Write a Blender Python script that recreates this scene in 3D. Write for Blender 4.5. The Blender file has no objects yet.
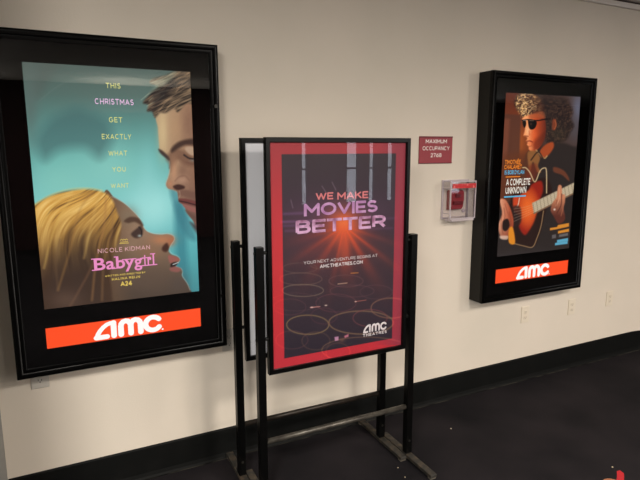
import bpy, bmesh, math, random
import numpy as np
from mathutils import Vector, Matrix
PI = math.pi
C = bpy.context.scene.collection
rng = np.random.RandomState(7)

# ------------------------------------------------------------------ camera
CD, CH, CF, YAW, PIT, ROL = 2.5692, 1.6148, 538.5569, 0.4628, -0.1699, -0.0018
fw = Vector((math.sin(YAW)*math.cos(PIT), math.cos(YAW)*math.cos(PIT), math.sin(PIT)))
r0 = Vector((math.cos(YAW), -math.sin(YAW), 0)); u0 = r0.cross(fw)
rt = math.cos(ROL)*r0 + math.sin(ROL)*u0
up = -math.sin(ROL)*r0 + math.cos(ROL)*u0
cam_d = bpy.data.cameras.new('camera'); cam = bpy.data.objects.new('camera', cam_d); C.objects.link(cam)
M = Matrix((rt, up, -fw)).transposed().to_4x4(); M.translation = Vector((0, -CD, CH))
cam.matrix_world = M
cam_d.sensor_width = 36; cam_d.lens = CF/640*36; cam_d.clip_start = 0.05; cam_d.clip_end = 200
bpy.context.scene.camera = cam
ORG = Vector((0, -CD, CH))

def at(px, py, y):
    """point of the vertical plane at depth y that the photograph shows at (px, py)"""
    d = fw + rt*((px-320)/CF) - up*((py-240)/CF)
    return ORG + d*((y+CD)/d.y)

def project(X, Y, Z):
    dx, dy, dz = X-ORG.x, Y-ORG.y, Z-ORG.z
    w = dx*fw.x+dy*fw.y+dz*fw.z
    return 320+CF*(dx*rt.x+dy*rt.y+dz*rt.z)/w, 240-CF*(dx*up.x+dy*up.y+dz*up.z)/w

# --------------------------------------------------------------- materials
def lin(c):
    out = []
    for v in c[:3]:
        v = v/255.0
        out.append(v/12.92 if v <= .04045 else ((v+.055)/1.055)**2.4)
    return tuple(out)+(1.0,)

def pmat(name, col, rough=.5, metal=0., spec=.5, coat=0., noise=None, bump=None):
    m = bpy.data.materials.new(name); m.use_nodes = True
    nt = m.node_tree; b = nt.nodes['Principled BSDF']
    c = lin(col)
    b.inputs['Base Color'].default_value = c; b.inputs['Roughness'].default_value = rough
    b.inputs['Metallic'].default_value = metal; b.inputs['Specular IOR Level'].default_value = spec
    b.inputs['Coat Weight'].default_value = coat; b.inputs['Coat Roughness'].default_value = .08
    tc = nt.nodes.new('ShaderNodeTexCoord')
    if noise:
        sc, col2, lo, hi = noise
        n = nt.nodes.new('ShaderNodeTexNoise'); n.inputs['Scale'].default_value = sc; n.inputs['Detail'].default_value = 5
        rp = nt.nodes.new('ShaderNodeValToRGB')
        rp.color_ramp.elements[0].position = lo; rp.color_ramp.elements[0].color = c
        rp.color_ramp.elements[1].position = hi; rp.color_ramp.elements[1].color = lin(col2)
        nt.links.new(tc.outputs['Object'], n.inputs['Vector']); nt.links.new(n.outputs['Fac'], rp.inputs['Fac'])
        nt.links.new(rp.outputs['Color'], b.inputs['Base Color'])
    if bump:
        n2 = nt.nodes.new('ShaderNodeTexNoise'); n2.inputs['Scale'].default_value = bump[0]; n2.inputs['Detail'].default_value = 4
        bp = nt.nodes.new('ShaderNodeBump'); bp.inputs['Strength'].default_value = bump[1]; bp.inputs['Distance'].default_value = bump[2]
        nt.links.new(tc.outputs['Object'], n2.inputs['Vector']); nt.links.new(n2.outputs['Fac'], bp.inputs['Height'])
        nt.links.new(bp.outputs['Normal'], b.inputs['Normal'])
    return m

def emat(name, col, strength=1.0):
    m = bpy.data.materials.new(name); m.use_nodes = True
    nt = m.node_tree; b = nt.nodes['Principled BSDF']
    b.inputs['Base Color'].default_value = (0.01, .01, .01, 1); b.inputs['Roughness'].default_value = .6; b.inputs['Specular IOR Level'].default_value = 0
    b.inputs['Emission Color'].default_value = lin(col); b.inputs['Emission Strength'].default_value = strength
    return m

def glass(name, refl=1.0, tint=(1, 1, 1), ior=1.5, rough=0.0):
    """thin clear pane: mirror reflection by Fresnel, the rest passes straight through"""
    m = bpy.data.materials.new(name); m.use_nodes = True
    nt = m.node_tree; nt.nodes.clear()
    o = nt.nodes.new('ShaderNodeOutputMaterial'); mx = nt.nodes.new('ShaderNodeMixShader')
    t = nt.nodes.new('ShaderNodeBsdfTransparent'); t.inputs['Color'].default_value = tuple(tint)+(1,)
    g = nt.nodes.new('ShaderNodeBsdfGlossy'); g.inputs['Roughness'].default_value = rough
    # Schlick reflectance, the same from either side of the pane
    ge = nt.nodes.new('ShaderNodeNewGeometry'); dp = nt.nodes.new('ShaderNodeVectorMath'); dp.operation = 'DOT_PRODUCT'
    nt.links.new(ge.outputs['Incoming'], dp.inputs[0]); nt.links.new(ge.outputs['Normal'], dp.inputs[1])
    def mm(op, a, b=0.0):
        n = nt.nodes.new('ShaderNodeMath'); n.operation = op
        for i, v in enumerate((a, b)):
            if isinstance(v, (int, float)): n.inputs[i].default_value = v
            else: nt.links.new(v, n.inputs[i])
        return n.outputs[0]
    f0 = ((ior-1)/(ior+1))**2
    p5 = mm('POWER', mm('SUBTRACT', 1.0, mm('ABSOLUTE', dp.outputs['Value'])), 5.0)
    nt.links.new(mm('MULTIPLY', mm('ADD', mm('MULTIPLY', p5, 1-f0), f0), refl), mx.inputs['Fac'])
    nt.links.new(t.outputs[0], mx.inputs[1]); nt.links.new(g.outputs[0], mx.inputs[2])
    nt.links.new(mx.outputs[0], o.inputs['Surface'])
    return m

def print_mat(name, emis):
    m = bpy.data.materials.new(name); m.use_nodes = True
    nt = m.node_tree; b = nt.nodes['Principled BSDF']; b.inputs['Roughness'].default_value = .6
    a = nt.nodes.new('ShaderNodeAttribute'); a.attribute_name = 'ink'
    if emis:
        b.inputs['Base Color'].default_value = (.01, .01, .01, 1); b.inputs['Specular IOR Level'].default_value = 0
        nt.links.new(a.outputs['Color'], b.inputs['Emission Color']); b.inputs['Emission Strength'].default_value = emis
    else:
        nt.links.new(a.outputs['Color'], b.inputs['Base Color'])
    return m

WALL = pmat('cream_wall_paint', (225, 214, 199), .75, spec=.25, noise=(1.3, (216, 207, 192), .35, .7), bump=(140, .25, .002))
BLACKGLOSS = pmat('black_gloss_metal', (5, 5, 5), .24, spec=.12, coat=.0)
BLACKSIDE = pmat('black_satin_metal', (14, 14, 12), .4, spec=.25)
BLACKMAT = pmat('black_mask_board', (4, 4, 4), .8, spec=0)
STEEL = pmat('black_powder_coated_steel', (6, 6, 6), .3, spec=.2, noise=(30, (14, 13, 12), .55, .8))
BAR = pmat('scuffed_grey_steel_tube', (96, 92, 84), .38, metal=.5, noise=(22, (60, 55, 50), .4, .7))
BARD = pmat('scuffed_dark_steel_tube', (52, 45, 38), .42, metal=.5, noise=(22, (30, 26, 24), .4, .7))
FOOT = pmat('dusty_foot_steel', (44, 42, 38), .6, noise=(28, (92, 78, 62), .45, .75))
CHROME = pmat('dull_nickel', (120, 118, 112), .3, metal=1)
CASEGLASS = glass('case_glass', 1.0)
ACRYL = glass('sign_acrylic', .75, (.99, .99, .99))

# ------------------------------------------------------------ mesh helpers
def link(name, bm, mat, parent=None, smooth=False):
    me = bpy.data.meshes.new(name); bmesh.ops.recalc_face_normals(bm, faces=bm.faces)
    bm.to_mesh(me); bm.free(); me.materials.append(mat)
    if smooth:
        for p in me.polygons: p.use_smooth = True
    o = bpy.data.objects.new(name, me); C.objects.link(o)
    if parent: o.parent = parent
    return o

def box(bm, x0, x1, y0, y1, z0, z1, bev=0, seg=2):
    r = bmesh.ops.create_cube(bm, size=1); vs = r['verts']
    for v in vs:
        v.co = Vector(((x0+x1)/2+v.co.x*(x1-x0), (y0+y1)/2+v.co.y*(y1-y0), (z0+z1)/2+v.co.z*(z1-z0)))
    if bev:
        es = list({e for v in vs for e in v.link_edges})
        bmesh.ops.bevel(bm, geom=es, offset=bev, segments=seg, affect='EDGES', profile=.5)

def bxo(name, x0, x1, y0, y1, z0, z1, mat, parent=None, bev=0):
    bm = bmesh.new(); box(bm, x0, x1, y0, y1, z0, z1, bev); return link(name, bm, mat, parent)

def cyl(bm, a, b, r, n=20, cap=True):
    a = Vector(a); b = Vector(b); d = b-a; L = d.length
    q = Vector((0, 0, 1)).rotation_difference(d.normalized()).to_matrix().to_4x4(); q.translation = (a+b)/2
    bmesh.ops.create_cone(bm, cap_ends=cap, segments=n, radius1=r, radius2=r, depth=L, matrix=q)

def ring_frame(bm, x0, x1, z0, z1, prof):
    """mitred rectangular frame; prof = (inset from the outer edge, y) around a closed section"""
    loops = []
    for ins, y in prof:
        loops.append([bm.verts.new((x, y, z)) for x, z in ((x0+ins, z0+ins), (x1-ins, z0+ins), (x1-ins, z1-ins), (x0+ins, z1-ins))])
    n = len(loops)
    for i in range(n):
        A, B = loops[i], loops[(i+1) % n]
        for k in range(4):
            bm.faces.new((A[k], A[(k+1) % 4], B[(k+1) % 4], B[k]))

def thing(name, label, cat, loc=(0, 0, 0), group=None):
    o = bpy.data.objects.new(name, None); C.objects.link(o); o.location = loc
    o.empty_display_size = .1
    o['label'] = label; o['category'] = cat
    if group: o['group'] = group
    return o

def struct(o): o['kind'] = 'structure'; return o

def fan(bm, pts, y):
    """polygon in an x-z plane"""
    vs = [bm.verts.new((p[0], y, p[1])) for p in pts]
    try: bm.faces.new(vs)
    except ValueError: pass

# ------------------------------------------------------------------ writing
def glyphs(text, bold=0.0, spacing=1.0):
    cu = bpy.data.curves.new('lettering', 'FONT'); cu.body = text; cu.size = 1; cu.offset = bold
    cu.space_character = spacing; cu.resolution_u = 4
    ob = bpy.data.objects.new('lettering', cu); C.objects.link(ob)
    bpy.context.view_layer.update()
    me = bpy.data.meshes.new_from_object(ob.evaluated_get(bpy.context.evaluated_depsgraph_get()))
    bpy.data.objects.remove(ob); bpy.data.curves.remove(cu)
    vs = [(v.co.x, v.co.y) for v in me.vertices]; fs = [tuple(p.vertices) for p in me.polygons]
    bpy.data.meshes.remove(me)
    return vs, fs
CAP = None
def roman(bm, text, xa, xb, zb, cap, y, bold=0.0):
    vs, fs = glyphs(text, bold)
    hv, _ = glyphs('H', bold); ch = max(v[1] for v in hv)-min(v[1] for v in hv); b0 = min(v[1] for v in hv)
    x0 = min(v[0] for v in vs); x1 = max(v[0] for v in vs)
    out = [bm.verts.new((xa+(v[0]-x0)/(x1-x0)*(xb-xa), y, zb+(v[1]-b0)/ch*cap)) for v in vs]
    for f in fs:
        try: bm.faces.new([out[i] for i in f])
        except ValueError: pass

def _arc(cx, cy, rx, ry, a0, a1, n=9):
    return [(cx+rx*math.cos(math.radians(a0+(a1-a0)*i/n)), cy+ry*math.sin(math.radians(a0+(a1-a0)*i/n))) for i in range(n+1)]
# geometric capitals: advance width, then strokes in a unit box (0..1 across the letter, 0..1 up)
FONT = {
 'A': (.92, [[(0, 0), (.5, 1), (1, 0)], [(.2, .32), (.8, .32)]]), 'B': (.72, [[(0, 0), (0, 1), (.6, 1)]+_arc(.6, .77, .34, .23, 90, -90)+[(0, .54)], [(.6, .54)]+_arc(.62, .27, .38, .27, 90, -90)+[(0, 0)]]),
 'C': (.88, [_arc(.52, .5, .52, .5, 48, 312, 16)]), 'D': (.82, [[(0, 0), (0, 1), (.45, 1)]+_arc(.45, .5, .55, .5, 90, -90, 12)+[(0, 0)]]),
 'E': (.64, [[(1, 1), (0, 1), (0, 0), (1, 0)], [(0, .5), (.88, .5)]]), 'G': (.9, [_arc(.52, .5, .52, .5, 48, 350, 16)+[(1.02, .45), (.6, .45)]]),
 'H': (.8, [[(0, 0), (0, 1)], [(1, 0), (1, 1)], [(0, .5), (1, .5)]]), 'I': (.001, [[(0, 0), (0, 1)]]), 'J': (.5, [[(1, 1), (1, .3)]+_arc(.5, .3, .5, .3, 0, -160)]),
 'K': (.78, [[(0, 0), (0, 1)], [(.95, 1), (.02, .4)], [(.36, .62), (1, 0)]]), 'L': (.6, [[(0, 1), (0, 0), (1, 0)]]), 'M': (.98, [[(0, 0), (0, 1), (.5, .3), (1, 1), (1, 0)]]),
 'N': (.82, [[(0, 0), (0, 1), (1, 0), (1, 1)]]), 'O': (1.0, [_arc(.5, .5, .5, .5, 0, 360, 22)]), 'P': (.68, [[(0, 0), (0, 1), (.6, 1)]+_arc(.6, .72, .4, .28, 90, -90)+[(0, .44)]]),
 'R': (.74, [[(0, 0), (0, 1), (.6, 1)]+_arc(.6, .72, .4, .28, 90, -90)+[(0, .44)], [(.55, .44), (1, 0)]]),
 'S': (.68, [_arc(.5, .75, .46, .25, 30, 180, 8)+_arc(.48, .72, .44, .2, 200, 262, 4)+_arc(.5, .27, .5, .25, 80, 0, 6)+_arc(.5, .25, .5, .25, 0, -155, 9)]),
 'T': (.76, [[(0, 1), (1, 1)], [(.5, 0), (.5, 1)]]), 'U': (.78, [[(0, 1), (0, .38)]+_arc(.5, .38, .5, .38, 180, 360, 12)+[(1, 1)]]), 'V': (.88, [[(0, 1), (.5, 0), (1, 1)]]),
 'W': (1.3, [[(0, 1), (.26, 0), (.5, .92), (.74, 0), (1, 1)]]), 'X': (.84, [[(0, 0), (1, 1)], [(0, 1), (1, 0)]]), 'Y': (.84, [[(0, 1), (.5, .45), (1, 1)], [(.5, 0), (.5, .45)]]),
 '2': (.6, [_arc(.5, .72, .48, .28, 165, -35, 9)+[(0, 0), (1, 0)]]), '4': (.7, [[(.78, 0), (.78, 1), (0, .26), (1.05, .26)]]), '6': (.62, [[(.75, 1), (.12, .5)]+_arc(.5, .32, .5, .32, 150, 510, 16)]),
 '7': (.6, [[(0, 1), (1, 1), (.3, 0)]]), '8': (.6, [_arc(.5, .76, .42, .24, 0, 360, 14), _arc(.5, .27, .5, .27, 0, 360, 16)]), '.': (.001, [[(0, 0), (0, .012)]]),
 'É': (.64, [[(1, 1), (0, 1), (0, 0), (1, 0)], [(0, .5), (.88, .5)], [(.4, 1.2), (.75, 1.4)]]),
}
def write(bm, text, xa, xb, zb, cap, y, wt=.15, gap=.14, extra=None):
    """flat capitals from x=xa to x=xb standing on z=zb, cap tall; wt = stroke weight / cap height"""
    pos = 0; segs = []
    for ch in text:
        if ch == ' ': pos += .42; continue
        w, strokes = FONT[ch]
        for st_ in strokes:
            P_ = [(pos+wt/2+p[0]*w, wt/2+p[1]*(1-wt)) for p in st_]
            segs.append(P_)
        pos += w+wt+gap
    tot = pos-gap; kx = (xb-xa)/tot; yy = y
    for P_ in segs:
        for i in range(len(P_)-1):
            a_, b_ = Vector(P_[i]), Vector(P_[i+1]); d = b_-a_
            if d.length < 1e-6: continue
            d.normalize(); n = Vector((-d.y, d.x))*wt/2
            e0 = d*(wt/2 if i == 0 else 0); e1 = d*(wt/2 if i == len(P_)-2 else 0)
            diag = abs(d.x) > .15 and abs(d.y) > .15
            if diag: e0 = e0*.35; e1 = e1*.35
            if len(P_) > 9: e0 = e0*0; e1 = e1*0
            q = [a_-e0+n, b_+e1+n, b_+e1-n, a_-e0-n]
            yy = y-(len(bm.faces) % 40)*2e-5
            bm.faces.new([bm.verts.new((xa+v.x*kx, yy, zb+v.y*cap)) for v in q])
            if 0 < i:
                yy -= 1e-5; bm.faces.new([bm.verts.new((xa+(a_.x+math.cos(t*PI/5)*wt/2)*kx, yy, zb+(a_.y+math.sin(t*PI/5)*wt/2)*cap)) for t in range(10)])

def wpx(bm, text, l, r, cap_px, y, wt=.15, gap=.14):
    """l, r: the two ends of the baseline in the photograph"""
    a = at(l[0], l[1], y); b = at(r[0], r[1], y)
    mx, my = (l[0]+r[0])/2, (l[1]+r[1])/2
    h = at(mx, my-cap_px, y).z-at(mx, my, y).z
    write(bm, text, a.x, b.x, (a.z+b.z)/2, h, y, wt, gap)

def stroke(bm, pts, w, y, closed=False):
    """flat stroke of width w (in x-z) with round ends along pts"""
    P = [Vector((p[0], p[1])) for p in pts]
    L, R = [], []
    for i, p in enumerate(P):
        a = P[max(i-1, 0)]; b = P[min(i+1, len(P)-1)]
        d = (b-a).normalized(); n = Vector((-d.y, d.x))
        s = 1.0
        if 0 < i < len(P)-1:
            d1 = (p-P[i-1]).normalized(); s = 1/max(.6, abs(d1.dot(d)))
        L.append(p+n*w/2*s); R.append(p-n*w/2*s)
    lv = [bm.verts.new((v.x, y, v.y)) for v in L]; rv = [bm.verts.new((v.x, y, v.y)) for v in R]
    for i in range(len(P)-1): bm.faces.new((lv[i], lv[i+1], rv[i+1], rv[i]))
    for e in (P[0], P[-1]):
        fan(bm, [(e.x+math.cos(t*PI/8)*w/2, e.y+math.sin(t*PI/8)*w/2) for t in range(16)], y)

def amc(bm, x0, z0, w, h, y, dot=True, T=.27):
    """three-letter wordmark: wedge a, double-arched m, open c; h tall, w wide"""
    sx = w/3.36; sz = h
    def S(pts, t):
        # build in unit space, then scale
        b2 = bmesh.new(); stroke(b2, pts, t, 0)
        mp = {}
        yy = y-len(bm.faces)*2e-7
        for v in b2.verts: mp[v] = bm.verts.new((x0+v.co.x*sx, yy, z0+v.co.z*sz))
        for f in b2.faces:
            try: bm.faces.new([mp[v] for v in f.verts])
            except ValueError: pass
        b2.free()
    S([(.95, .13), (.95, .86)], T)
    S([(.95, .86), (.8, .855), (.64, .80), (.47, .67), (.33, .51), (.22, .33), (.15, .14)], .22)
    S([(.14, T/2), (.62, T/2)], T)
    def arc(cx): return [(cx-.235, .13), (cx-.235, .6), (cx-.2, .74), (cx-.11, .84), (cx, .87), (cx+.11, .84), (cx+.2, .74), (cx+.235, .6), (cx+.235, .13)]
    S(arc(1.52), T); S(arc(1.99), T)
    S([(2.84+.37*math.cos(math.radians(a)), .5+.37*math.sin(math.radians(a))) for a in range(38, 324, 15)], T)
    if dot:
        fan(bm, [(x0+(3.30+.05*math.cos(t*PI/6))*sx, z0+(.1+.05*math.sin(t*PI/6))*sz) for t in range(12)], y)

# ---------------------------------------------------------- printed artwork
def closed_spline(pts, n=6):
    P = np.array(pts, float); N = len(P); out = []
    for i in range(N):
        a, b, c, d = P[i-1], P[i], P[(i+1) % N], P[(i+2) % N]
        for k in range(n):
            t = k/n
            out.append(.5*((2*b)+(c-a)*t+(2*a-5*b+4*c-d)*t*t+(3*b-a-3*c+d)*t**3))
    return np.array(out)
def open_spline(pts, n=8):
    P = np.array(pts, float); P = np.vstack([2*P[0]-P[1], P, 2*P[-1]-P[-2]]); out = []
    for i in range(1, len(P)-2):
        a, b, c, d = P[i-1], P[i], P[i+1], P[i+2]
        for k in range(n):
            t = k/n
            out.append(.5*((2*b)+(c-a)*t+(2*a-5*b+4*c-d)*t*t+(3*b-a-3*c+d)*t**3))
    out.append(P[-2]); return np.array(out)

class Print:
    """paints a printed sheet: a fine grid of ink colours over the sheet"""
    def __init__(s, x0, x1, z0, z1, y, nx, nz):
        s.b = (x0, x1, z0, z1, y); s.nx, s.nz = nx, nz
        xs = np.linspace(x0, x1, nx); zs = np.linspace(z0, z1, nz)
        s.gx, s.gz = np.meshgrid(xs, zs)
        s.X, s.Y = project(s.gx, y, s.gz)          # artwork coordinates of every grid point
        s.I = np.zeros(s.X.shape+(3,))
    def dist(s, pts, closed=True):
        X, Y = s.X, s.Y; d = np.full(X.shape, 1e9); ins = np.zeros(X.shape, bool)
        n = len(pts)
        for i in range(n if closed else n-1):
            ax, ay = pts[i]; bx, by = pts[(i+1) % n]
            ex, ey = bx-ax, by-ay; L = ex*ex+ey*ey+1e-12
            t = np.clip(((X-ax)*ex+(Y-ay)*ey)/L, 0, 1)
            d = np.minimum(d, (X-ax-t*ex)**2+(Y-ay-t*ey)**2)
            if closed:
                c = ((ay > Y) != (by > Y)) & (X < (bx-ax)*(Y-ay)/(by-ay+1e-12)+ax)
                ins ^= c
        d = np.sqrt(d)
        return np.where(ins, -d, d) if closed else d
    def blend(s, a, col):
        a = np.clip(a, 0, 1)[..., None]
        if callable(col): col = col(s.X, s.Y)
        col = np.asarray(col, float)
        s.I = s.I*(1-a)+col*a
    def poly(s, pts, col, soft=.8, alpha=1, smooth=True):
        P = closed_spline(pts) if smooth else np.array(pts, float)
        a = np.clip(.5-s.dist(P)/soft, 0, 1)*alpha; s.blend(a, col); return a
    def line(s, pts, w, col, soft=.6, alpha=1):
        d = s.dist(open_spline(pts) if len(pts) > 2 else np.array(pts, float), False)
        s.blend(np.clip(.5-(d-w/2)/soft, 0, 1)*alpha, col)
    def spot(s, cx, cy, rx, ry, col, alpha=1, p=1.0, rot=0):
        dx, dy = s.X-cx, s.Y-cy; c, q = math.cos(rot), math.sin(rot)
        u = (dx*c+dy*q)/rx; v = (-dx*q+dy*c)/ry
        s.blend(np.exp(-(u*u+v*v)**p)*alpha, col)
    def ell(s, cx, cy, rx, ry, w, col, alpha=1, rot=0):
        dx, dy = s.X-cx, s.Y-cy; c, q = math.cos(rot), math.sin(rot)
        u = (dx*c+dy*q)/rx; v = (-dx*q+dy*c)/ry
        rr = np.sqrt(u*u+v*v)+1e-9
        g = np.sqrt((u/rx/rr)**2+(v/ry/rr)**2)
        s.blend(np.clip(1-np.abs(rr-1)/g/w, 0, 1)*alpha, col)
    def build(s, name, mat, parent):
        x0, x1, z0, z1, y = s.b; me = bpy.data.meshes.new(name)
        nx, nz = s.nx, s.nz
        co = np.stack([s.gx, np.full(s.gx.shape, y), s.gz], -1).reshape(-1, 3)
        i = np.arange(nx*nz).reshape(nz, nx)
        q = np.stack([i[:-1, :-1], i[:-1, 1:], i[1:, 1:], i[1:, :-1]], -1).reshape(-1, 4)
        me.from_pydata(co.tolist(), [], q.tolist()); me.materials.append(mat)
        c = np.clip(s.I, 0, 255)/255.; c = np.where(c <= .04045, c/12.92, ((c+.055)/1.055)**2.4)
        a = me.color_attributes.new('ink', 'FLOAT_COLOR', 'POINT')
        a.data.foreach_set('color', np.concatenate([c.reshape(-1, 3), np.ones((nx*nz, 1))], 1).astype(np.float32).ravel())
        o = bpy.data.objects.new(name, me); C.objects.link(o); o.parent = parent
        return o

def vnoise(u, v, seed=0):
    r = np.random.RandomState(seed).rand(256, 256)
    iu = np.floor(u).astype(int); iv = np.floor(v).astype(int); fu = u-iu; fv = v-iv
    fu = fu*fu*(3-2*fu); fv = fv*fv*(3-2*fv)
    g = lambda a, b: r[a % 256, b % 256]
    return (g(iu, iv)*(1-fu)+g(iu+1, iv)*fu)*(1-fv)+(g(iu, iv+1)*(1-fu)+g(iu+1, iv+1)*fu)*fv
def mix(a, b, t):
    t = np.clip(t, 0, 1)[..., None]; return np.asarray(a, float)*(1-t)+np.asarray(b, float)*t
def ramp(t, stops):
    xs = [p[0] for p in stops]; return np.stack([np.interp(t, xs, [p[1][k] for p in stops]) for k in range(3)], -1)

# ============================================================== THE SETTING
def wall(name, x0, x1, y0, y1, z0, z1, mat=WALL): return struct(bxo(name, x0, x1, y0, y1, z0, z1, mat))
CEILZ = 2.64
wall('wall_back', -.42, 14.5, 0, .15, -.02, CEILZ)
wall('wall_left', -.42, -.27, -.75, 0, -.02, CEILZ, pmat('grey_side_wall_paint', (150, 150, 146), .8))
ROOM = pmat('dim_lobby_wall', (70, 58, 54), .7, noise=(.8, (52, 40, 40), .4, .7))
wall('wall_left_return', -3.5, -.27, -.9, -.75, -.02, CEILZ, ROOM)
wall('wall_far_left', -3.65, -3.5, -7.5, -.75, -.02, CEILZ, ROOM)
wall('wall_right', 14.5, 14.65, -7.5, .15, -.02, CEILZ, ROOM)

# floor: near-black carpet, with the lobby's ring pattern starting further out
fm = pmat('black_patterned_carpet', (31, 29, 29), .95, spec=.1, bump=(420, .5, .004))
nt = fm.node_tree; b = nt.nodes['Principled BSDF']
tc = nt.nodes.new('ShaderNodeTexCoord'); sep = nt.nodes.new('ShaderNodeSeparateXYZ'); nt.links.new(tc.outputs['Object'], sep.inputs[0])
def mth(op, a, b_=None, c_=None):
    n = nt.nodes.new('ShaderNodeMath'); n.operation = op
    for i, v in enumerate((a, b_, c_)):
        if v is None: continue
        if isinstance(v, (int, float)): n.inputs[i].default_value = v
        else: nt.links.new(v, n.inputs[i])
    return n.outputs[0]
def mixc(fac, a, bb):
    n = nt.nodes.new('ShaderNodeMix'); n.data_type = 'RGBA'; nt.links.new(fac, n.inputs[0])
    for i, v in ((6, a), (7, bb)):
        if isinstance(v, tuple): n.inputs[i].default_value = v
        else: nt.links.new(v, n.inputs[i])
    return n.outputs[2]
nz = nt.nodes.new('ShaderNodeTexNoise'); nz.inputs['Scale'].default_value = 2.2; nz.inputs['Detail'].default_value = 6
nt.links.new(tc.outputs['Object'], nz.inputs['Vector'])
nf = nt.nodes.new('ShaderNodeTexNoise'); nf.inputs['Scale'].default_value = 160; nt.links.new(tc.outputs['Object'], nf.inputs['Vector'])
base = mixc(mth('MULTIPLY_ADD', nz.outputs['Fac'], 2.4, -.7), lin((25, 24, 27)), lin((44, 40, 43)))
base = mixc(mth('MULTIPLY', nf.outputs['Fac'], .35), base, lin((14, 13, 13)))
def circle(cx, cy, r, w):
    dx = mth('SUBTRACT', sep.outputs[0], cx); dy = mth('SUBTRACT', sep.outputs[1], cy)
    d = mth('SQRT', mth('ADD', mth('MULTIPLY', dx, dx), mth('MULTIPLY', dy, dy)))
    return mth('LESS_THAN', mth('ABSOLUTE', mth('SUBTRACT', d, r)), w)
def floor_pt(px, py):
    d = fw + rt*((px-320)/CF) - up*((py-240)/CF); return ORG + d*(-CH/d.z)
F0 = floor_pt(620.8, 470.5); F1 = floor_pt(619.5, 500); dd = (F1-F0).normalized()
fx = mth('SUBTRACT', sep.outputs[0], F0.x); fy = mth('SUBTRACT', sep.outputs[1], F0.y)
fu = mth('ADD', mth('MULTIPLY', fx, dd.x), mth('MULTIPLY', fy, dd.y)); fv = mth('ADD', mth('MULTIPLY', fx, -dd.y), mth('MULTIPLY', fy, dd.x))
fv = mth('ADD', fv, mth('MULTIPLY', mth('MULTIPLY', mth('SUBTRACT', fu, .06), mth('SUBTRACT', fu, .06)), 1.2))
taper = mth('MINIMUM', mth('MULTIPLY', fu, .9), .0155)
stripe = mth('MULTIPLY', mth('LESS_THAN', mth('ABSOLUTE', fv), taper), mth('LESS_THAN', fu, .45))
base = mixc(stripe, base, lin((186, 48, 54)))
base = mixc(circle(2.335, -1.078, .0, .048), base, lin((168, 110, 80)))
nt.links.new(base, b.inputs['Base Color'])
struct(bxo('floor', -3.65, 14.65, -7.5, .15, -.12, 0, fm))
struct(bxo('ceiling', -3.65, 14.65, -7.5, .15, CEILZ, CEILZ+.1, pmat('ceiling_paint', (206, 200, 190), .8)))

# rear wall of the lobby: dark piers between tall windows
PIER = pmat('maroon_pier', (58, 30, 32), .75)
opens = [(4.06, 4.2), (5.0, 5.28), (5.5, 5.66), (5.92, 6.10), (7.6, 8.6)]
bm = bmesh.new(); xs = -3.65
for a, c in opens:
    box(bm, xs, a, -7.5, -7.35, -.02, CEILZ); box(bm, a, c, -7.5, -7.35, -.02, .55); box(bm, a, c, -7.5, -7.35, 2.45, CEILZ); xs = c
box(bm, xs, 14.65, -7.5, -7.35, -.02, CEILZ)
struct(link('wall_front', bm, PIER))
for i, (a, c) in enumerate(opens):
    bm = bmesh.new(); ring_frame(bm, a, c, .55, 2.45, [(0, -7.46), (0, -7.39), (.02, -7.39), (.02, -7.46)])
    box(bm, a, c, -7.44, -7.41, 1.2, 1.24)
    struct(link('window_%d' % (i+1), bm, BLACKSIDE))

# baseboard: black vinyl strip with thin grime line at its foot, rounding off at the far end
BASE = pmat('black_vinyl_base', (11, 12, 11), .6, spec=.15, noise=(9, (18, 18, 17), .5, .8))
bm = bmesh.new()
sec = [(-.0005, 0), (-.018, 0), (-.012, .012), (-.008, .03), (-.007, .158), (-.004, .164), (-.0005, .166)]
xsb = [-.268, 1, 2, 3, 3.9, 4.0, 4.06, 4.1, 4.14, 4.2, 4.4, 6]
drop = [0, 0, 0, 0, 0, 0, .001, .003, .006, .012, .030, .03]
L = [[bm.verts.new((x, y, z*(1 if z < .1 else (1-d/.166)))) for y, z in sec] for x, d in zip(xsb, drop)]
for i in range(len(L)-1):
    for k in range(len(sec)-1): bm.faces.new((L[i][k], L[i+1][k], L[i+1][k+1], L[i][k+1]))
bm.faces.new(L[0]); bm.faces.new(L[-1])
struct(link('baseboard_back', bm, BASE))
GRIME = pmat('dusty_caulk', (58, 56, 50), .9, spec=0, noise=(9, (18, 18, 17), .42, .58))
bm = bmesh.new(); cyl(bm, (-.26, -.019, .001), (6, -.019, .001), .0022, 8); struct(link('trim_1', bm, GRIME))
# crown: pale moulding, a dark strip painted as the shadow gap over it, then the ceiling edge
TRIM = pmat('white_trim_paint', (226, 218, 210), .55)
bm = bmesh.new(); box(bm, -.268, 14.4, -.022, -.0005, 2.553, 2.588, .004); struct(link('trim_2', bm, TRIM))
bm = bmesh.new(); box(bm, -.268, 14.4, -.012, -.0005, 2.589, 2.600); struct(link('trim_3', bm, pmat('painted_shadow_gap', (60, 46, 42), .8)))
bm = bmesh.new(); box(bm, -.268, 14.4, -.05, -.0005, 2.601, CEILZ-.001, .004); struct(link('trim_4', bm, TRIM))

# ============================================================ DISPLAY CASES
MS, MT, MB, T_, PW = .1175, .1206, .2850, .122, .6655
G1, BH = .0831, .0903
PRINT_LIT = print_mat('backlit_print', 1.0)
BANNER = emat('backlit_orange_film', (244, 74, 30), 1.2)
LOGO = emat('backlit_white_letters', (255, 250, 245), 1.1)

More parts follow.
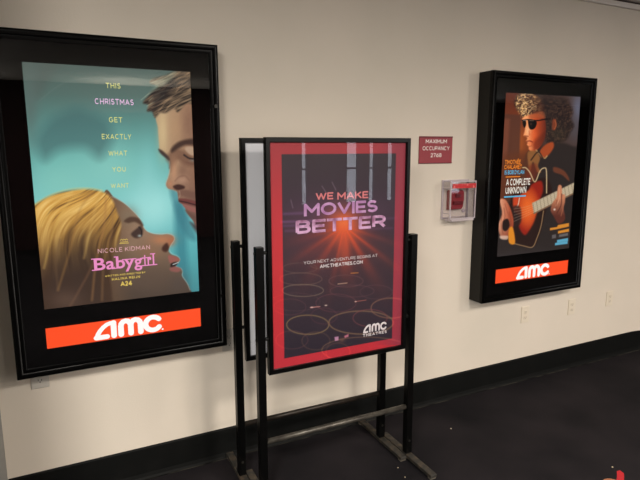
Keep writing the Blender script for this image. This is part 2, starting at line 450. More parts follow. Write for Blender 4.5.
def display_case(x, z, label):
    """poster sheet's lower left corner at x, z"""
    t = thing('poster_display_case', label, 'poster case', (0, 0, 0), 'wall-mounted illuminated poster cases')
    x0, x1, z0, z1 = x-MS, x+PW+MS, z-MB, z+1+MT
    bm = bmesh.new(); ring_frame(bm, x0+.001, x1-.001, z0+.001, z1-.001, [(0, -.001), (0, -.094), (.012, -.094), (.012, -.001)])
    box(bm, x0+.012, x1-.012, -.012, -.001, z0+.012, z1-.012)
    link('housing', bm, BLACKSIDE, t)
    bm = bmesh.new()
    ring_frame(bm, x0, x1, z0, z1, [(0, -.096), (0, -.116), (.001, -.1195), (.004, -.1215), (.010, -.122), (.019, -.1205), (.024, -.117), (.0255, -.1135), (.034, -.1135), (.040, -.110), (.040, -.096)])
    fr = link('door_frame', bm, BLACKGLOSS, t, True)
    m = fr.modifiers.new('b', 'EDGE_SPLIT'); m.split_angle = math.radians(50)
    # black mask with the two lit openings
    bm = bmesh.new()
    yb = -.1005
    def ringrect(o, holes):
        # o outer rect; cut into strips
        X0, X1, Z0, Z1 = o
        zz = Z0
        for (a, b_, c, d) in holes:   # bottom to top
            box(bm, X0, X1, yb, yb+.004, zz, c); box(bm, X0, a, yb, yb+.004, c, d); box(bm, b_, X1, yb, yb+.004, c, d); zz = d
        box(bm, X0, X1, yb, yb+.004, zz, Z1)
    PB = (x+.006, x+PW-.005, z, z+1); BB = (x+.003, x+PW-.003, z-G1-BH, z-G1)
    ringrect((x0+.03, x1-.03, z0+.03, z1-.03), [BB, PB])
    link('mask_board', bm, BLACKMAT, t)
    bn = bxo('lit_banner', BB[0], BB[1], -.0990, -.0970, BB[2], BB[3], BANNER, t)
    bn['label'] = 'glowing orange strip under the poster'
    bm = bmesh.new(); box(bm, x0+.034, x1-.034, -.1085, -.1055, z0+.034, z1-.034)
    link('glass_pane', bm, CASEGLASS, t)
    for zz in (z+.854, z-.03):
        bm = bmesh.new(); cyl(bm, (x1-.018, -.1195, zz), (x1-.018, -.1255, zz), .008, 18); cyl(bm, (x1-.018, -.125, zz), (x1-.018, -.1262, zz), .0035, 10)
        link('lock', bm, pmat('dark_lock_metal', (34, 33, 30), .3, metal=.8), t)
    return t, bn

YP = -.0985    # printed sheet
YT = -.0992    # its lettering
XL, ZL, XR, ZR = -.0687, .9459, 2.4675, .9369

# ---- left case: teal sheet, man's profile above, fair-haired woman below
caseL, bannL = display_case(XL, ZL, 'large lit poster case at left, teal poster of two faces nose to nose')
P = Print(XL, XL+PW, ZL, ZL+1, YP, 250, 370)
X, Y = P.X, P.Y
bg = ramp(Y, [(60, (82, 96, 90)), (95, (86, 112, 105)), (125, (92, 142, 136)), (160, (106, 178, 172)), (200, (124, 200, 198)), (250, (92, 176, 180)), (300, (66, 138, 146))])
P.I = bg.copy()
P.spot(60, 185, 34, 30, (140, 206, 190), .6); P.spot(152, 208, 26, 26, (176, 236, 230), .8); P.spot(112, 168, 34, 30, (150, 214, 200), .55); P.spot(148, 180, 10, 40, (150, 216, 212), .4)
P.poly([(36, 140), (50, 120), (62, 113), (76, 108), (92, 113), (108, 122), (112, 140), (100, 158), (84, 148), (60, 150), (44, 160)], (70, 106, 106), 14, .65)
P.poly([(22, 60), (60, 62), (52, 74), (40, 96), (32, 92)], (84, 92, 86), 10, .5)  # grey corner: uneven lightbox glow painted into the ink
P.spot(30, 100, 9, 45, (92, 108, 103), .7)
P.line([(40, 100), (62, 84), (90, 78), (120, 80)], .6, (120, 134, 128), 1.0, .35)
P.poly([(175, 205), (186, 210), (187, 250), (190, 300), (176, 300), (176, 260)], (58, 128, 140), 7, .75)
P.poly([(170, 190), (178, 192), (184, 208), (192, 224), (196, 240), (186, 236), (176, 215)], (58, 120, 132), 5, .6)
# the man
P.poly([(157, 114), (158, 128), (159, 142), (160, 151), (166, 156), (170, 161), (170, 170), (168, 178), (166, 184), (168, 188.5), (173, 190), (177, 192), (178, 197), (179, 202), (184, 206), (187, 213), (193, 221), (198, 231), (206, 228), (204, 150), (198, 90), (176, 98)],
       lambda X, Y: mix(mix((188, 158, 122), (150, 112, 88), (X-160)/34), (122, 88, 76), (Y-165)/48), 1.2)
sk = vnoise(X*.5, Y*.35, 41)
P.blend(np.clip((198-X)/10, 0, 1)*(X > 156)*(sk-.5)*.25*(P.dist(closed_spline([(160, 116), (161, 150), (172, 165), (170, 186), (184, 202), (198, 226), (204, 150), (198, 98)])) < 0), (210, 170, 130))
P.spot(163, 132, 5, 22, (214, 188, 142), .8); P.spot(176, 128, 8, 13, (186, 148, 112), .6); P.spot(188, 124, 7, 18, (126, 92, 76), .5)
P.poly([(166, 158), (172, 150), (182, 150), (194, 158), (196, 166), (186, 166), (178, 160), (174, 166), (171, 172), (169, 164)], (112, 78, 62), 4, .7)
P.spot(174, 172, 3.5, 12, (196, 146, 112), .75); P.spot(183, 170, 5, 8, (128, 92, 76), .6); P.spot(193, 178, 6, 12, (142, 104, 84), .6)
P.spot(170, 184, 3, 4, (188, 132, 100), .8); P.spot(182, 180, 6, 4, (186, 144, 118), .7); P.line([(175, 181), (179, 177), (185, 176), (189, 180)], .8, (110, 74, 62), 2.0, .5)
P.poly([(171, 149), (176, 143.5), (184, 140), (196, 139), (197, 145), (186, 145), (178, 149), (172, 152.5)], (62, 44, 38), 3, .92)
P.poly([(158.5, 149), (163, 151), (168, 156), (169.5, 160), (165, 157.5), (160, 153)], (58, 44, 42), 2, .9)
P.line([(168, 158), (170, 162), (169.6, 168)], 1.0, (84, 64, 56), 1.6, .7)
P.poly([(185, 148.5), (190, 146.5), (198, 149), (198, 155), (190, 154.6)], (190, 160, 134), 2, .85)
P.line([(184, 155), (190, 158.5), (199, 159)], 1.5, (40, 32, 32), 1.2); P.spot(193, 160.6, 3, 1, (122, 126, 122), .7); P.line([(186, 162), (192, 164), (199, 163.6)], .8, (104, 72, 60), 1.6, .7)
P.poly([(173, 186.5), (178, 184.4), (184, 186), (184, 188.6), (177, 190)], (58, 34, 30), 1.8, .92); P.poly([(180, 190), (192, 191), (200, 194), (200, 200), (186, 197), (179, 195)], (112, 80, 68), 3, .7)
P.line([(179.5, 191), (180, 195), (179, 198)], .7, (196, 160, 138), .9, .6)
P.poly([(178.5, 199), (184, 198.6), (192, 200), (200, 203), (200, 207), (190, 205), (181, 203)], (112, 60, 56), 1.6, .95)
P.line([(179, 201), (187, 202.5), (199, 206)], .9, (44, 26, 28), .8); P.poly([(183, 204), (190, 206), (198, 209), (198, 213), (190, 211), (184, 207)], (154, 96, 88), 1.4, .85)
P.poly([(185, 210), (192, 214), (199, 218), (199, 223), (191, 218)], (104, 74, 64), 2, .7); P.poly([(190, 222), (199, 228), (200, 236), (196, 232)], (66, 50, 50), 3, .8)
P.line([(169.6, 161), (169.8, 170), (167, 180), (166, 184)], .5, (208, 176, 146), 1.0, .6)
# his hair
hz = vnoise((X*.35+Y*.72)*.9, (X*.9-Y*.4)*.10, 3)*.6+vnoise((X*.35+Y*.72)*2.0, (X*.9-Y*.4)*.2, 5)*.4
P.poly([(178, 70), (166, 75), (153, 78.5), (150, 83), (158, 86), (151, 93), (146, 98), (143, 103), (148, 105), (147, 111), (152, 112), (155, 118), (160, 113), (166, 113), (174, 109), (178, 112), (186, 104), (198, 100), (198, 66)],
       mix((44, 38, 34), (150, 124, 96), (hz-.28)*1.8), 2.4)
P.poly([(151, 82), (165, 78), (176, 73), (166, 84), (158, 88), (150, 93), (146, 97), (155, 86)], (150, 160, 136), 3.5, .55)
for a in ([(149, 101), (157, 94), (168, 90)], [(147, 106), (156, 101), (164, 95)], [(150, 83), (160, 80), (172, 74)], [(141, 100), (150, 93), (160, 89)], [(150, 80), (162, 77), (176, 72)]):
    P.line(a, .6, (176, 184, 156), 1.0, .6)
for a in ([(164, 113), (172, 103), (184, 96), (194, 92)], [(158, 112), (168, 100), (182, 90), (194, 84)], [(170, 112), (180, 103), (194, 98)], [(176, 92), (184, 82), (192, 76)]):
    P.line(a, .9, (172, 142, 112), 1.4, .6)
P.poly([(152, 92), (164, 88), (172, 82), (176, 86), (164, 98), (156, 108), (153, 100)], (40, 36, 36), 5, .6)
# the woman: face
P.poly([(104, 193), (114, 197), (124, 203), (133, 211), (140, 219), (145, 229), (151, 233), (160, 234.5), (168, 234), (173.5, 236), (174.5, 240), (171, 245), (168.5, 250), (171, 254), (177, 256.5), (180, 260), (178, 263), (175, 266), (180, 268), (182.5, 271), (182, 276), (187, 283), (190.5, 290), (192, 300), (150, 312), (100, 314), (96, 250)],
       lambda X, Y: mix(mix((150, 120, 96), (78, 64, 54), (Y-232)/60), (104, 78, 58), (134-X)/26), 1.0)
P.spot(128, 216, 9, 9, (128, 112, 92), .7); P.spot(162, 240, 11, 5, (190, 126, 88), .85); P.spot(150, 252, 12, 8, (150, 108, 80), .6)
P.spot(171, 241, 4, 5, (176, 108, 76), .8); P.spot(150, 282, 26, 14, (96, 78, 66), .6); P.spot(178, 284, 8, 9, (84, 72, 66), .6); P.spot(130, 245, 9, 6, (146, 118, 96), .6)
rim = [(112, 196.5), (124, 203), (133, 211), (140, 219), (145, 229), (151, 232.6), (160, 234), (168, 233.6), (173.5, 236), (174.2, 240), (171, 245), (169.5, 249.5), (172, 253.6), (177.5, 256), (179.8, 260), (176, 266), (181, 268.5), (182.5, 272), (182.5, 276), (187, 283), (190, 290)]
P.line(rim, .5, (196, 214, 202), 1.2, .65)
P.poly([(124, 221), (130, 217), (138, 218), (143, 224), (142, 226), (135, 222), (128, 223)], (70, 48, 38), 2.2, .8)
P.poly([(131, 234), (136, 229), (141, 226), (143, 231), (141, 237), (135, 238)], (60, 44, 40), 2.2, .9)
P.line([(139, 227), (141.5, 231), (141.5, 236)], 1.0, (24, 20, 22), .8)
P.spot(139.6, 235.8, 1.8, 1.2, (176, 184, 176), .9)
P.poly([(163, 246), (167, 243), (169, 248), (166, 252), (162, 250)], (60, 32, 26), 2.2, .85)
P.poly([(168, 256), (172, 255.5), (178, 257.5), (179.5, 260.5), (174, 262), (170, 263)], (158, 92, 84), 1.6, .9)
P.poly([(171, 263.5), (176, 262), (178, 263), (175, 266.5), (171, 267.5)], (40, 24, 26), 1.2, .9)
P.line([(173, 264.5), (178, 262.6)], .8, (206, 216, 214), .7)
P.poly([(170, 268), (176, 266.5), (181, 269), (178, 272), (171, 271)], (150, 90, 84), 1.6, .85)
# her hair
fl = np.arctan2(Y-150, X-128); rr_ = np.hypot(X-128, Y-150)
fl2 = fl+.12*np.sin(rr_*.05)
hs = vnoise(fl2*22+40, rr_*.025, 11)*.45+vnoise(fl2*48+90, rr_*.04, 12)*.35+vnoise(fl2*110+200, rr_*.08, 13)*.2
hcol = mix(mix((212, 158, 74), (74, 52, 38), (Y-208+(X-80)*.22)/66), (246, 206, 124), (hs-.52)*3.0*np.clip((268-Y)/60, 0, 1))
hcol = mix(hcol, (74, 50, 32), (.47-hs)*3.4)
P.poly([(20, 226), (30, 209), (42, 200), (55, 194), (70, 190.5), (84, 189), (97, 190), (107, 194), (113, 201), (117, 212), (121, 224), (119, 240), (113, 256), (110, 276), (112, 296), (108, 316), (30, 320), (20, 280)], hcol, 3.0)
P.poly([(48, 258), (66, 246), (88, 240), (100, 262), (104, 290), (104, 312), (44, 316), (42, 285)], (52, 40, 36), 26, .5)
for a, c, al in (([(84, 190), (66, 206), (52, 236), (44, 268)], (226, 186, 100), .5), ([(92, 192), (78, 214), (70, 250), (58, 290)], (168, 122, 66), .5), ([(100, 194), (92, 222), (84, 258)], (208, 166, 92), .5),
                 ([(106, 198), (104, 226), (96, 262), (92, 300)], (170, 120, 70), .55), ([(112, 206), (112, 232), (104, 262), (102, 300)], (150, 110, 70), .5), ([(72, 192), (54, 204), (42, 226)], (232, 198, 116), .5),
                 ([(94, 262), (86, 278), (76, 296), (70, 306)], (132, 92, 66), .5), ([(60, 240), (56, 262), (58, 290)], (112, 84, 58), .5)):
    P.line(a, 1.6, c, 3.0, al)
P.line([(34, 205), (50, 195), (70, 189), (88, 188), (102, 190)], .5, (216, 206, 130), 2.0, .6)
P.spot(66, 300, 16, 10, (110, 84, 70), .5)
sheetL = P.build('poster_sheet', PRINT_LIT, caseL); sheetL['label'] = 'teal film poster with a man above and fair-haired woman below'

def lettering(name, rows, y, mat, parent):
    bm = bmesh.new()
    for r in rows: wpx(bm, r[0], r[1], r[2], r[3], y, *(r[4:]))
    return link(name, bm, mat, parent)
YEL = emat('yellow_poster_ink', (222, 222, 134), 1.0); PNK = emat('pale_pink_poster_ink', (236, 196, 232), 1.0); HOT = emat('pink_title_ink', (242, 146, 200), 1.0); SAL = emat('salmon_poster_ink', (232, 176, 180), 1.0)
YE2 = emat('gold_poster_ink', (226, 196, 96), 1.0)
for row in (('THIS', (106, 87.7), (120.6, 88.9), 5.2), ('GET', (109, 122.0), (122.5, 122.8), 5.2), ('EXACTLY', (102, 138.8), (131.4, 139.6), 5.2),
            ('WHAT', (108.6, 155.4), (127.3, 155.9), 5.0), ('YOU', (112.4, 171.5), (125.8, 171.8), 4.8), ('WANT', (111, 187.8), (128.8, 187.8), 4.5)):
    lettering('tagline_word', [row+(.15, .30)], YT, YEL, sheetL)
lettering('tagline_word', [('CHRISTMAS', (95, 103.9), (133.7, 105.4), 5.8, .16, .26)], YT, PNK, sheetL)
lettering('cast_name', [('NICOLE KIDMAN', (98, 253.4), (150, 249.2), 4.3, .13, .3)], YT, SAL, sheetL)
lettering('credit_line', [('WRITTEN AND DIRECTED BY', (105, 276.8), (145.5, 273.4), 1.8, .2, .3)], YT, YE2, sheetL)
lettering('credit_line', [('HALINA REIJN', (112, 280.4), (140, 278.0), 2.5, .2, .3)], YT, YE2, sheetL)
lettering('studio_mark', [('A24', (120.7, 286.4), (132, 285.2), 4.8, .26, .08)], YT, YE2, sheetL)
# festival wreath mark above the name: three short arcs and a bar
bm = bmesh.new()
c = at(124, 240.6, YT)
for dx in (-.010, 0, .010): stroke(bm, [(c.x+dx-.006, c.z+.002), (c.x+dx, c.z+.007), (c.x+dx+.006, c.z+.001)], .0022, YT)
for dz, w_ in ((-.006, .02), (-.012, .024)): stroke(bm, [(c.x-w_/1.3, c.z+dz), (c.x+w_/1.3, c.z+dz)], .0026, YT)
link('wreath_mark', bm, YE2, sheetL)
# the title in a heavy slab-serif face: letters plus serifs
bm = bmesh.new()
a = at(93.7, 270.2, YT); b2 = at(155, 265.6, YT); zb = (a.z+b2.z)/2; cap = at(124, 255, YT).z-at(124, 267.6, YT).z; Wd = b2.x-a.x
spans = [('B', .01, .19), ('a', .20, .335), ('b', .36, .505), ('y', .50, .655), ('g', .655, .785), ('i', .822, .846), ('r', .878, .945), ('l', .966, .992)]
for chh, s0, s1 in spans:
    roman(bm, chh, a.x+Wd*s0, a.x+Wd*s1, zb, cap*.95, YT, .02)
sw = .010; st = .0045
def serif(fx, z, w=.030):
    xx = a.x+Wd*fx; fan(bm, [(xx-w/2, z), (xx+w/2, z), (xx+w/2, z+st), (xx-w/2, z+st)], YT-.0001)
for c_ in ((.03, .03, 0), (.03, .03, .95), (.365, .018, .97), (.34, .02, 0), (.52, .032, .70), (.64, .028, .70), (.834, .034, 0), (.826, .022, .70), (.90, .036, 0), (.888, .024, .70), (.978, .032, 0), (.970, .022, .97), (.79, .018, .68)):
    serif(c_[0], zb+cap*c_[2]-(st if c_[2] else 0), c_[1])
link('title_lettering', bm, HOT, sheetL)
bm = bmesh.new(); a = at(93.7, 340.4, -.0996); c = at(164, 331.6, -.0996); tp = at(150, 315.8, -.0996); bt = at(150, 333.2, -.0996)
amc(bm, a.x, (a.z+bt.z)/2, c.x-a.x, tp.z-bt.z, -.0996); link('lettering', bm, LOGO, bannL)

# ---- right case: dark sheet, a guitarist in sunglasses
caseR, bannR = display_case(XR, ZR, 'lit poster case right of the fire alarm box, dark orange guitarist poster')
P = Print(XR, XR+PW, ZR, ZR+1, YP, 200, 320); X, Y = P.X, P.Y
P.I = ramp(Y, [(90, (92, 44, 32)), (130, (124, 56, 30)), (160, (104, 52, 30)), (200, (60, 34, 26)), (235, (42, 38, 38)), (258, (56, 50, 52))])*1.0
P.spot(517, 142, 9, 16, (190, 96, 40), .7)
P.poly([(494, 113), (521, 115), (519, 168), (492, 168)], (88, 52, 40), 2, .9, False)
P.poly([(499, 118), (510, 119), (507, 160), (496, 160)], (128, 70, 50), 3, .7, False)
P.poly([(532, 88), (590, 90), (588, 150), (545, 150), (534, 120)], (68, 56, 54), 6, .85)
P.spot(578, 108, 6, 18, (104, 108, 128), .8); P.spot(574, 130, 7, 14, (78, 76, 84), .6)  # bluish glass reflection painted into the print
# jacket
P.poly([(528, 152), (542, 146), (556, 142), (572, 146), (590, 160), (590, 264), (490, 268), (492, 214), (512, 190), (520, 170)], (44, 36, 34), 3)
P.poly([(500, 160), (520, 152), (532, 160), (530, 186), (512, 200), (494, 206)], (104, 54, 32), 7, .75)
# dark hair mass, tousled
gz = vnoise(X*.8, Y*.8, 21)*.5+vnoise(X*1.7, Y*1.7, 22)*.5
hd = np.clip((568-X)/30, 0, 1)
P.poly([(517, 96), (523, 92.5), (532, 91), (541, 92.5), (550, 91.5), (558, 95), (566, 98), (570, 104), (573, 112), (571, 118), (574, 126), (570, 133), (566, 140), (557, 143), (549, 145), (545, 136), (545, 120), (538, 114), (528, 112), (518, 110), (514.5, 104)],
       mix((38, 28, 27), (84, 60, 48), (gz-.42)*2.6), 3)
P.spot(558, 134, 8, 8, (66, 58, 42), .4)
P.poly([(552.5, 120), (555.6, 119.4), (556.6, 125), (555, 130), (552.4, 129)], (136, 62, 38), 1.6, .85)
P.line([(555, 120.5), (556, 125), (554.5, 129)], .6, (200, 110, 64), .9, .7)
# sun-lit curls over the forehead
P.poly([(515, 101), (517, 96), (523, 93), (531, 92), (538, 96), (543, 104), (544, 112), (541, 117), (534, 113), (528, 118), (523, 118.5), (520, 114), (517, 109)],
       mix((60, 34, 28), (250, 196, 128), (gz-.38)*3.0*np.clip((545-X)/20, 0, 1)), 3)
for q in ([(517, 104), (520, 99), (526, 97)], [(520, 110), (523, 104), (529, 101)], [(523, 115), (526, 109), (531, 106)], [(528, 113), (532, 108), (536, 106)], [(519, 97), (526, 94), (533, 95)]):
    P.line(q, .7, (255, 222, 166), 1.1, .6)
# face, lit from the left, falling into shade at the cheek and jaw
P.poly([(522.5, 118), (530, 115), (538, 114), (544, 117), (546, 127), (545, 137), (542, 144), (537, 150), (532, 151.5), (529, 149.5), (528.6, 146.6), (527, 144.6), (527.6, 142.6), (526, 141), (527.2, 139), (526.6, 137), (523.6, 135.6), (524.4, 132), (525, 128), (523, 124)],
       lambda X, Y: mix(mix((252, 160, 102), (214, 84, 40), (X-527)/8), (92, 36, 26), (X-534)/13), 1.2)
P.poly([(529, 115.5), (536, 112), (543, 112), (545, 118), (538, 118), (531, 119)], (168, 84, 50), 2.5, .7)
P.spot(528, 131, 2, 4, (255, 196, 146), .7); P.spot(534, 134, 3, 4, (232, 104, 56), .5); P.spot(531.5, 148, 2.2, 2, (238, 140, 88), .7)
P.poly([(533, 143), (540, 136), (545, 132), (545, 140), (540, 148), (534, 151)], (84, 34, 24), 4, .5)
P.line([(524.6, 135.8), (528, 136.4)], .9, (110, 40, 24), 1.0, .8); P.line([(529, 131), (529.6, 135)], .7, (170, 64, 34), 1.2, .6)
P.line([(526.8, 141.2), (530, 141), (532.4, 142)], 1.0, (120, 36, 26), .9, .95); P.line([(527.6, 143.8), (530.6, 144)], .7, (232, 120, 84), .8, .7)
P.line([(529, 146.4), (531.5, 146)], .7, (140, 56, 34), 1.0, .6)
# sunglasses
P.poly([(528, 120), (531, 119.6), (535.4, 120.5), (536.8, 123.4), (535, 128), (531.6, 129.6), (529, 127.6)], (18, 14, 14), .9)
P.poly([(522.4, 120.5), (525.6, 120.5), (526.2, 124.2), (524.9, 127.6), (523.2, 126)], (18, 14, 14), .9)
P.line([(522.2, 120.3), (529, 119.6), (537, 120.6), (545, 119.2), (550, 119)], 1.2, (22, 14, 14), .8)
P.line([(523.4, 120.4), (526.4, 120.2)], .5, (224, 200, 176), .7, .8); P.line([(529.6, 120.6), (533.6, 120.6)], .5, (206, 160, 130), .7, .7); P.spot(531, 124, 1, 1.4, (92, 60, 50), .7)
# neck and collar
P.poly([(540, 151), (545, 145), (552, 142), (554, 146), (551, 152), (546, 157), (541, 157)], (168, 72, 36), 1.8)
P.poly([(528, 152), (536, 151), (540, 158), (538, 166), (541, 172), (537, 172), (533, 162), (530, 172), (528, 162)], (150, 96, 52), 1.6, .9)
P.line([(536, 150), (544, 158), (547, 156)], 1.2, (206, 160, 104), 1, .8)
P.line([(531, 160), (538, 152), (543, 158)], 1.3, (48, 32, 24), 1, .9)
P.poly([(529, 166), (536, 164), (538, 174), (531, 184), (526, 178)], (120, 44, 28), 3, .6)
P.poly([(554, 167), (563, 170), (568, 176), (569, 181), (562, 175), (554, 172)], (120, 62, 40), 1.6, .8)
# guitar
P.poly([(512, 196), (520, 190), (532, 182), (546, 178), (552, 192), (545, 214), (540, 234), (533, 247), (516, 244), (511, 228), (509, 212)], (40, 22, 18), 1.8)
P.line([(543.5, 211), (541, 226), (537, 238), (532.5, 247), (524, 246), (514, 243.5)], .8, (186, 150, 104), 1, .85)
P.poly([(515, 199), (521, 194), (528.5, 190), (532, 184), (541, 181), (543, 190), (540, 200), (536, 216), (532, 226), (525, 235), (519, 227), (520, 217), (514, 211)],
       lambda X, Y: mix((236, 104, 38), (150, 32, 18), (np.hypot((X-528)/13, (Y-208)/24))**2), 2.2)
P.poly([(513, 198), (518, 196), (517, 208), (514, 211)], (206, 70, 34), 1.8, .9)
P.line([(515.5, 208), (518, 205), (519.5, 198)], .9, (232, 214, 190), .8, .9)
P.poly([(512, 208), (520, 207), (521, 222), (514, 226)], (46, 30, 28), 2, .8)
nk = [(532, 203), (576, 181.6), (577, 192), (534, 214)]
P.poly(nk, (190, 172, 142), 1.2, 1, False); P.line([(534, 213.5), (577, 191.6)], 1.4, (120, 84, 60), .8, .8)
for k in range(13):
    t = k/12.0; ax = 533+t*42; P.line([(ax, 203-t*21.4+.6), (ax+1.5, 213.4-t*21.6)], .5, (112, 96, 76), .8, .8)
for k in range(5): P.line([(514, 209+k*3.1), (533, 204.5+k*2.0), (576, 183.5+k*1.7)], .35, (222, 206, 176), .6, .5)
# cord
P.line([(522.7, 167.6), (526, 168), (530, 172.7), (533.6, 180.7), (536, 180.7), (540, 171), (544, 168), (546.4, 171), (546.6, 193)], 1.0, (214, 184, 138), .9)
# fretting hand
P.poly([(558.2, 186), (561.6, 186), (562.2, 194), (564.8, 194.6), (565, 202), (563.6, 208), (565, 219), (559, 224), (554, 217), (550.6, 210), (553, 202), (556.6, 197)], lambda X, Y: mix((206, 132, 96), (92, 44, 34), (Y-198)/18), 1.3)
P.line([(561.8, 194), (561, 205), (557, 213)], .8, (80, 38, 30), .9, .9); P.line([(564, 197), (563.4, 206), (561, 216)], .7, (196, 120, 86), .9, .6); P.line([(559, 188), (559.4, 198), (556, 206)], .9, (232, 170, 134), 1.0, .7); P.line([(557, 200), (556, 208)], .6, (120, 60, 44), .9, .7); P.spot(554.5, 209.5, 1.0, 1.0, (255, 240, 226), .9)
# strumming hand
P.poly([(500, 200), (505, 199.5), (509, 205), (512, 213), (513.6, 222), (512, 231), (507, 237), (502, 238.5), (499, 232), (498.8, 224), (502, 213)], lambda X, Y: mix(mix((232, 160, 124), (170, 76, 48), (X-500)/11), (110, 50, 36), (Y-222)/30), 1.3)
P.poly([(503, 221), (508, 219), (509.6, 226), (506, 231), (502.6, 229)], (38, 22, 20), 1.4)
for q in ([(502, 214), (501, 224), (503, 234)], [(509, 212), (511, 222), (509, 231)], [(504, 208), (505, 216), (504, 220)]): P.line(q, .6, (112, 54, 38), 1.0, .6)
P.line([(505, 204), (508, 214), (511, 224)], .6, (140, 70, 50), 1, .7); P.poly([(500, 236), (508, 236), (507, 239.5), (501, 239)], (228, 190, 168), 1.4, .8)
P.poly([(509, 229), (513, 228), (515, 243), (509, 242.5)], (226, 138, 36), 1.4)
# small print at the lower right
P.poly([(550, 228), (557, 227), (558, 225), (569, 223), (569, 226.5), (558, 229), (550, 230.4)], (226, 142, 46), .8, .95, False)
P.poly([(558, 231), (569, 228.6), (569, 231.6), (558, 233.6)], (226, 142, 46), .8, .95, False)
P.poly([(552, 235), (556, 234.2), (556, 238), (552, 238.6)], (110, 104, 104), .9, .8, False); P.poly([(559, 234.6), (568, 232.8), (568, 235.6), (559, 237.2)], (120, 114, 114), .9, .8, False)
P.poly([(557, 240), (568, 238), (568, 241), (557, 242.8)], (96, 176, 206), .8, .95, False); P.poly([(555, 243), (567.6, 241), (567.6, 243.8), (555, 245.4)], (96, 176, 206), .8, .95, False)
P.spot(535, 262, 60, 10, (70, 66, 70), .5)
sheetR = P.build('poster_sheet', PRINT_LIT, caseR); sheetR['label'] = 'dark film poster of a guitarist in sunglasses'
ORG_ = emat('orange_poster_ink', (236, 132, 44), 1.0); BLU = emat('blue_poster_ink', (92, 178, 214), 1.0); WHT = emat('white_poster_ink', (236, 228, 214), 1.0)
lettering('cast_name', [('TIMOTHÉE', (504.8, 164.4), (520.5, 164.0), 4.4, .2, .1), ('CHALAMET', (504.2, 169.4), (521.7, 168.8), 4.4, .2, .1)], YT, ORG_, sheetR)
lettering('cast_name', [('IS BOB DYLAN', (504.5, 174.8), (524, 173.8), 4.2, .2, .1)], YT, BLU, sheetR)
lettering('title_lettering', [('A COMPLETE', (506, 186.2), (530, 184.4), 6.8, .2, .12), ('UNKNOWN', (505.3, 194.4), (526, 192.6), 6.8, .2, .12)], YT, WHT, sheetR)
bm = bmesh.new(); a = at(506, 177, YT); c = at(520, 176, YT); stroke(bm, [(a.x, a.z), (c.x, a.z)], .006, YT); link('rule_line', bm, ORG_, sheetR)
bm = bmesh.new(); a = at(504.5, 197, YT); c = at(525.5, 195, YT); stroke(bm, [(a.x, a.z), (c.x, a.z)], .009, YT); link('rule_line', bm, BLU, sheetR)
bm = bmesh.new(); a = at(516, 278.2, -.0996); c = at(549.5, 275.6, -.0996); tp = at(543, 263.8, -.0996); bt = at(543, 275.8, -.0996)
amc(bm, a.x, bt.z, c.x-a.x, tp.z-bt.z, -.0996); link('lettering', bm, LOGO, bannR)

# ============================================================ POSTER STANDS
S_, HP, WF, Z0, Z1 = .4018, 1.1956, .367, .6103, 1.6583
PH = .018
PRINT = print_mat('printed_paper', 0)
RUB = pmat('worn_pale_rubber', (96, 90, 80), .8)
def stand(cx, cy, rot, label, barmat, sheet):
    t = thing('poster_stand', label, 'poster stand', (cx, cy, 0), 'floor-standing poster frames')
    for s in (-1, 1):
        xx = s*S_
        bm = bmesh.new(); box(bm, xx-PH, xx+PH, -PH, PH, .028, HP, .0025)
        link('post', bm, STEEL, t)
        bm = bmesh.new(); box(bm, xx-.0185, xx+.0185, -.228, .222, .008, .026, .003)
        ft = link('foot', bm, FOOT, t)
        for yy in (-.212, .206):
            bm = bmesh.new(); box(bm, xx-.017, xx+.017, yy-.012, yy+.012, 0.0, .0078, .002)
            link('foot_pad', bm, RUB, ft)
        bm = bmesh.new(); cyl(bm, (xx, -PH-.0008, .1), (xx, -PH-.004, .1), .006, 12); link('screw', bm, CHROME, t)
    bm = bmesh.new(); cyl(bm, (-S_+PH, 0, .287), (S_-PH, 0, .287), .0125, 24)
    link('crossbar', bm, barmat, t, True)
    # sign frame
    bm = bmesh.new()
    ring_frame(bm, -WF, WF, Z0, Z1, [(0, .013), (0, -.012), (.002, -.015), (.019, -.015), (.021, -.012), (.021, .013)])
    fr = link('sign_frame', bm, STEEL, t)
    for s in (-1, 1):
        for zz in (1.168, .779):
            bm = bmesh.new(); x0 = s*(WF-.001); x1 = s*(S_-PH)
            cyl(bm, (x0, 0, zz), (x1, 0, zz), .008, 16)
            link('pivot_bolt', bm, BLACKSIDE, fr)
            bm = bmesh.new(); cyl(bm, (s*(S_+PH+.0002), 0, zz), (s*(S_+PH+.004), 0, zz), .008, 12)
            link('bolt_head', bm, BLACKSIDE, fr)
    bm = bmesh.new(); box(bm, -WF+.0205, WF-.0205, .004, .008, Z0+.0205, Z1-.0205); link('backing_board', bm, pmat('grey_board', (188, 189, 194), .6), t)
    bm = bmesh.new(); box(bm, -WF+.0205, WF-.0205, -.0065, -.0045, Z0+.0205, Z1-.0205); link('clear_cover', bm, ACRYL, t)
    return t
back = stand(1.1386, -.2275, 0, 'rear black poster stand by the wall, holding blank white board', BARD, False)
front = stand(1.1783, -.4259, 0, 'front black poster stand with red-bordered cinema poster', BAR, True)
bxo('blank_sheet', -WF+.0215, WF-.0215, .001, .002, Z0+.0215, Z1-.0215, pmat('plain_white_sheet', (232, 234, 240), .5), back)

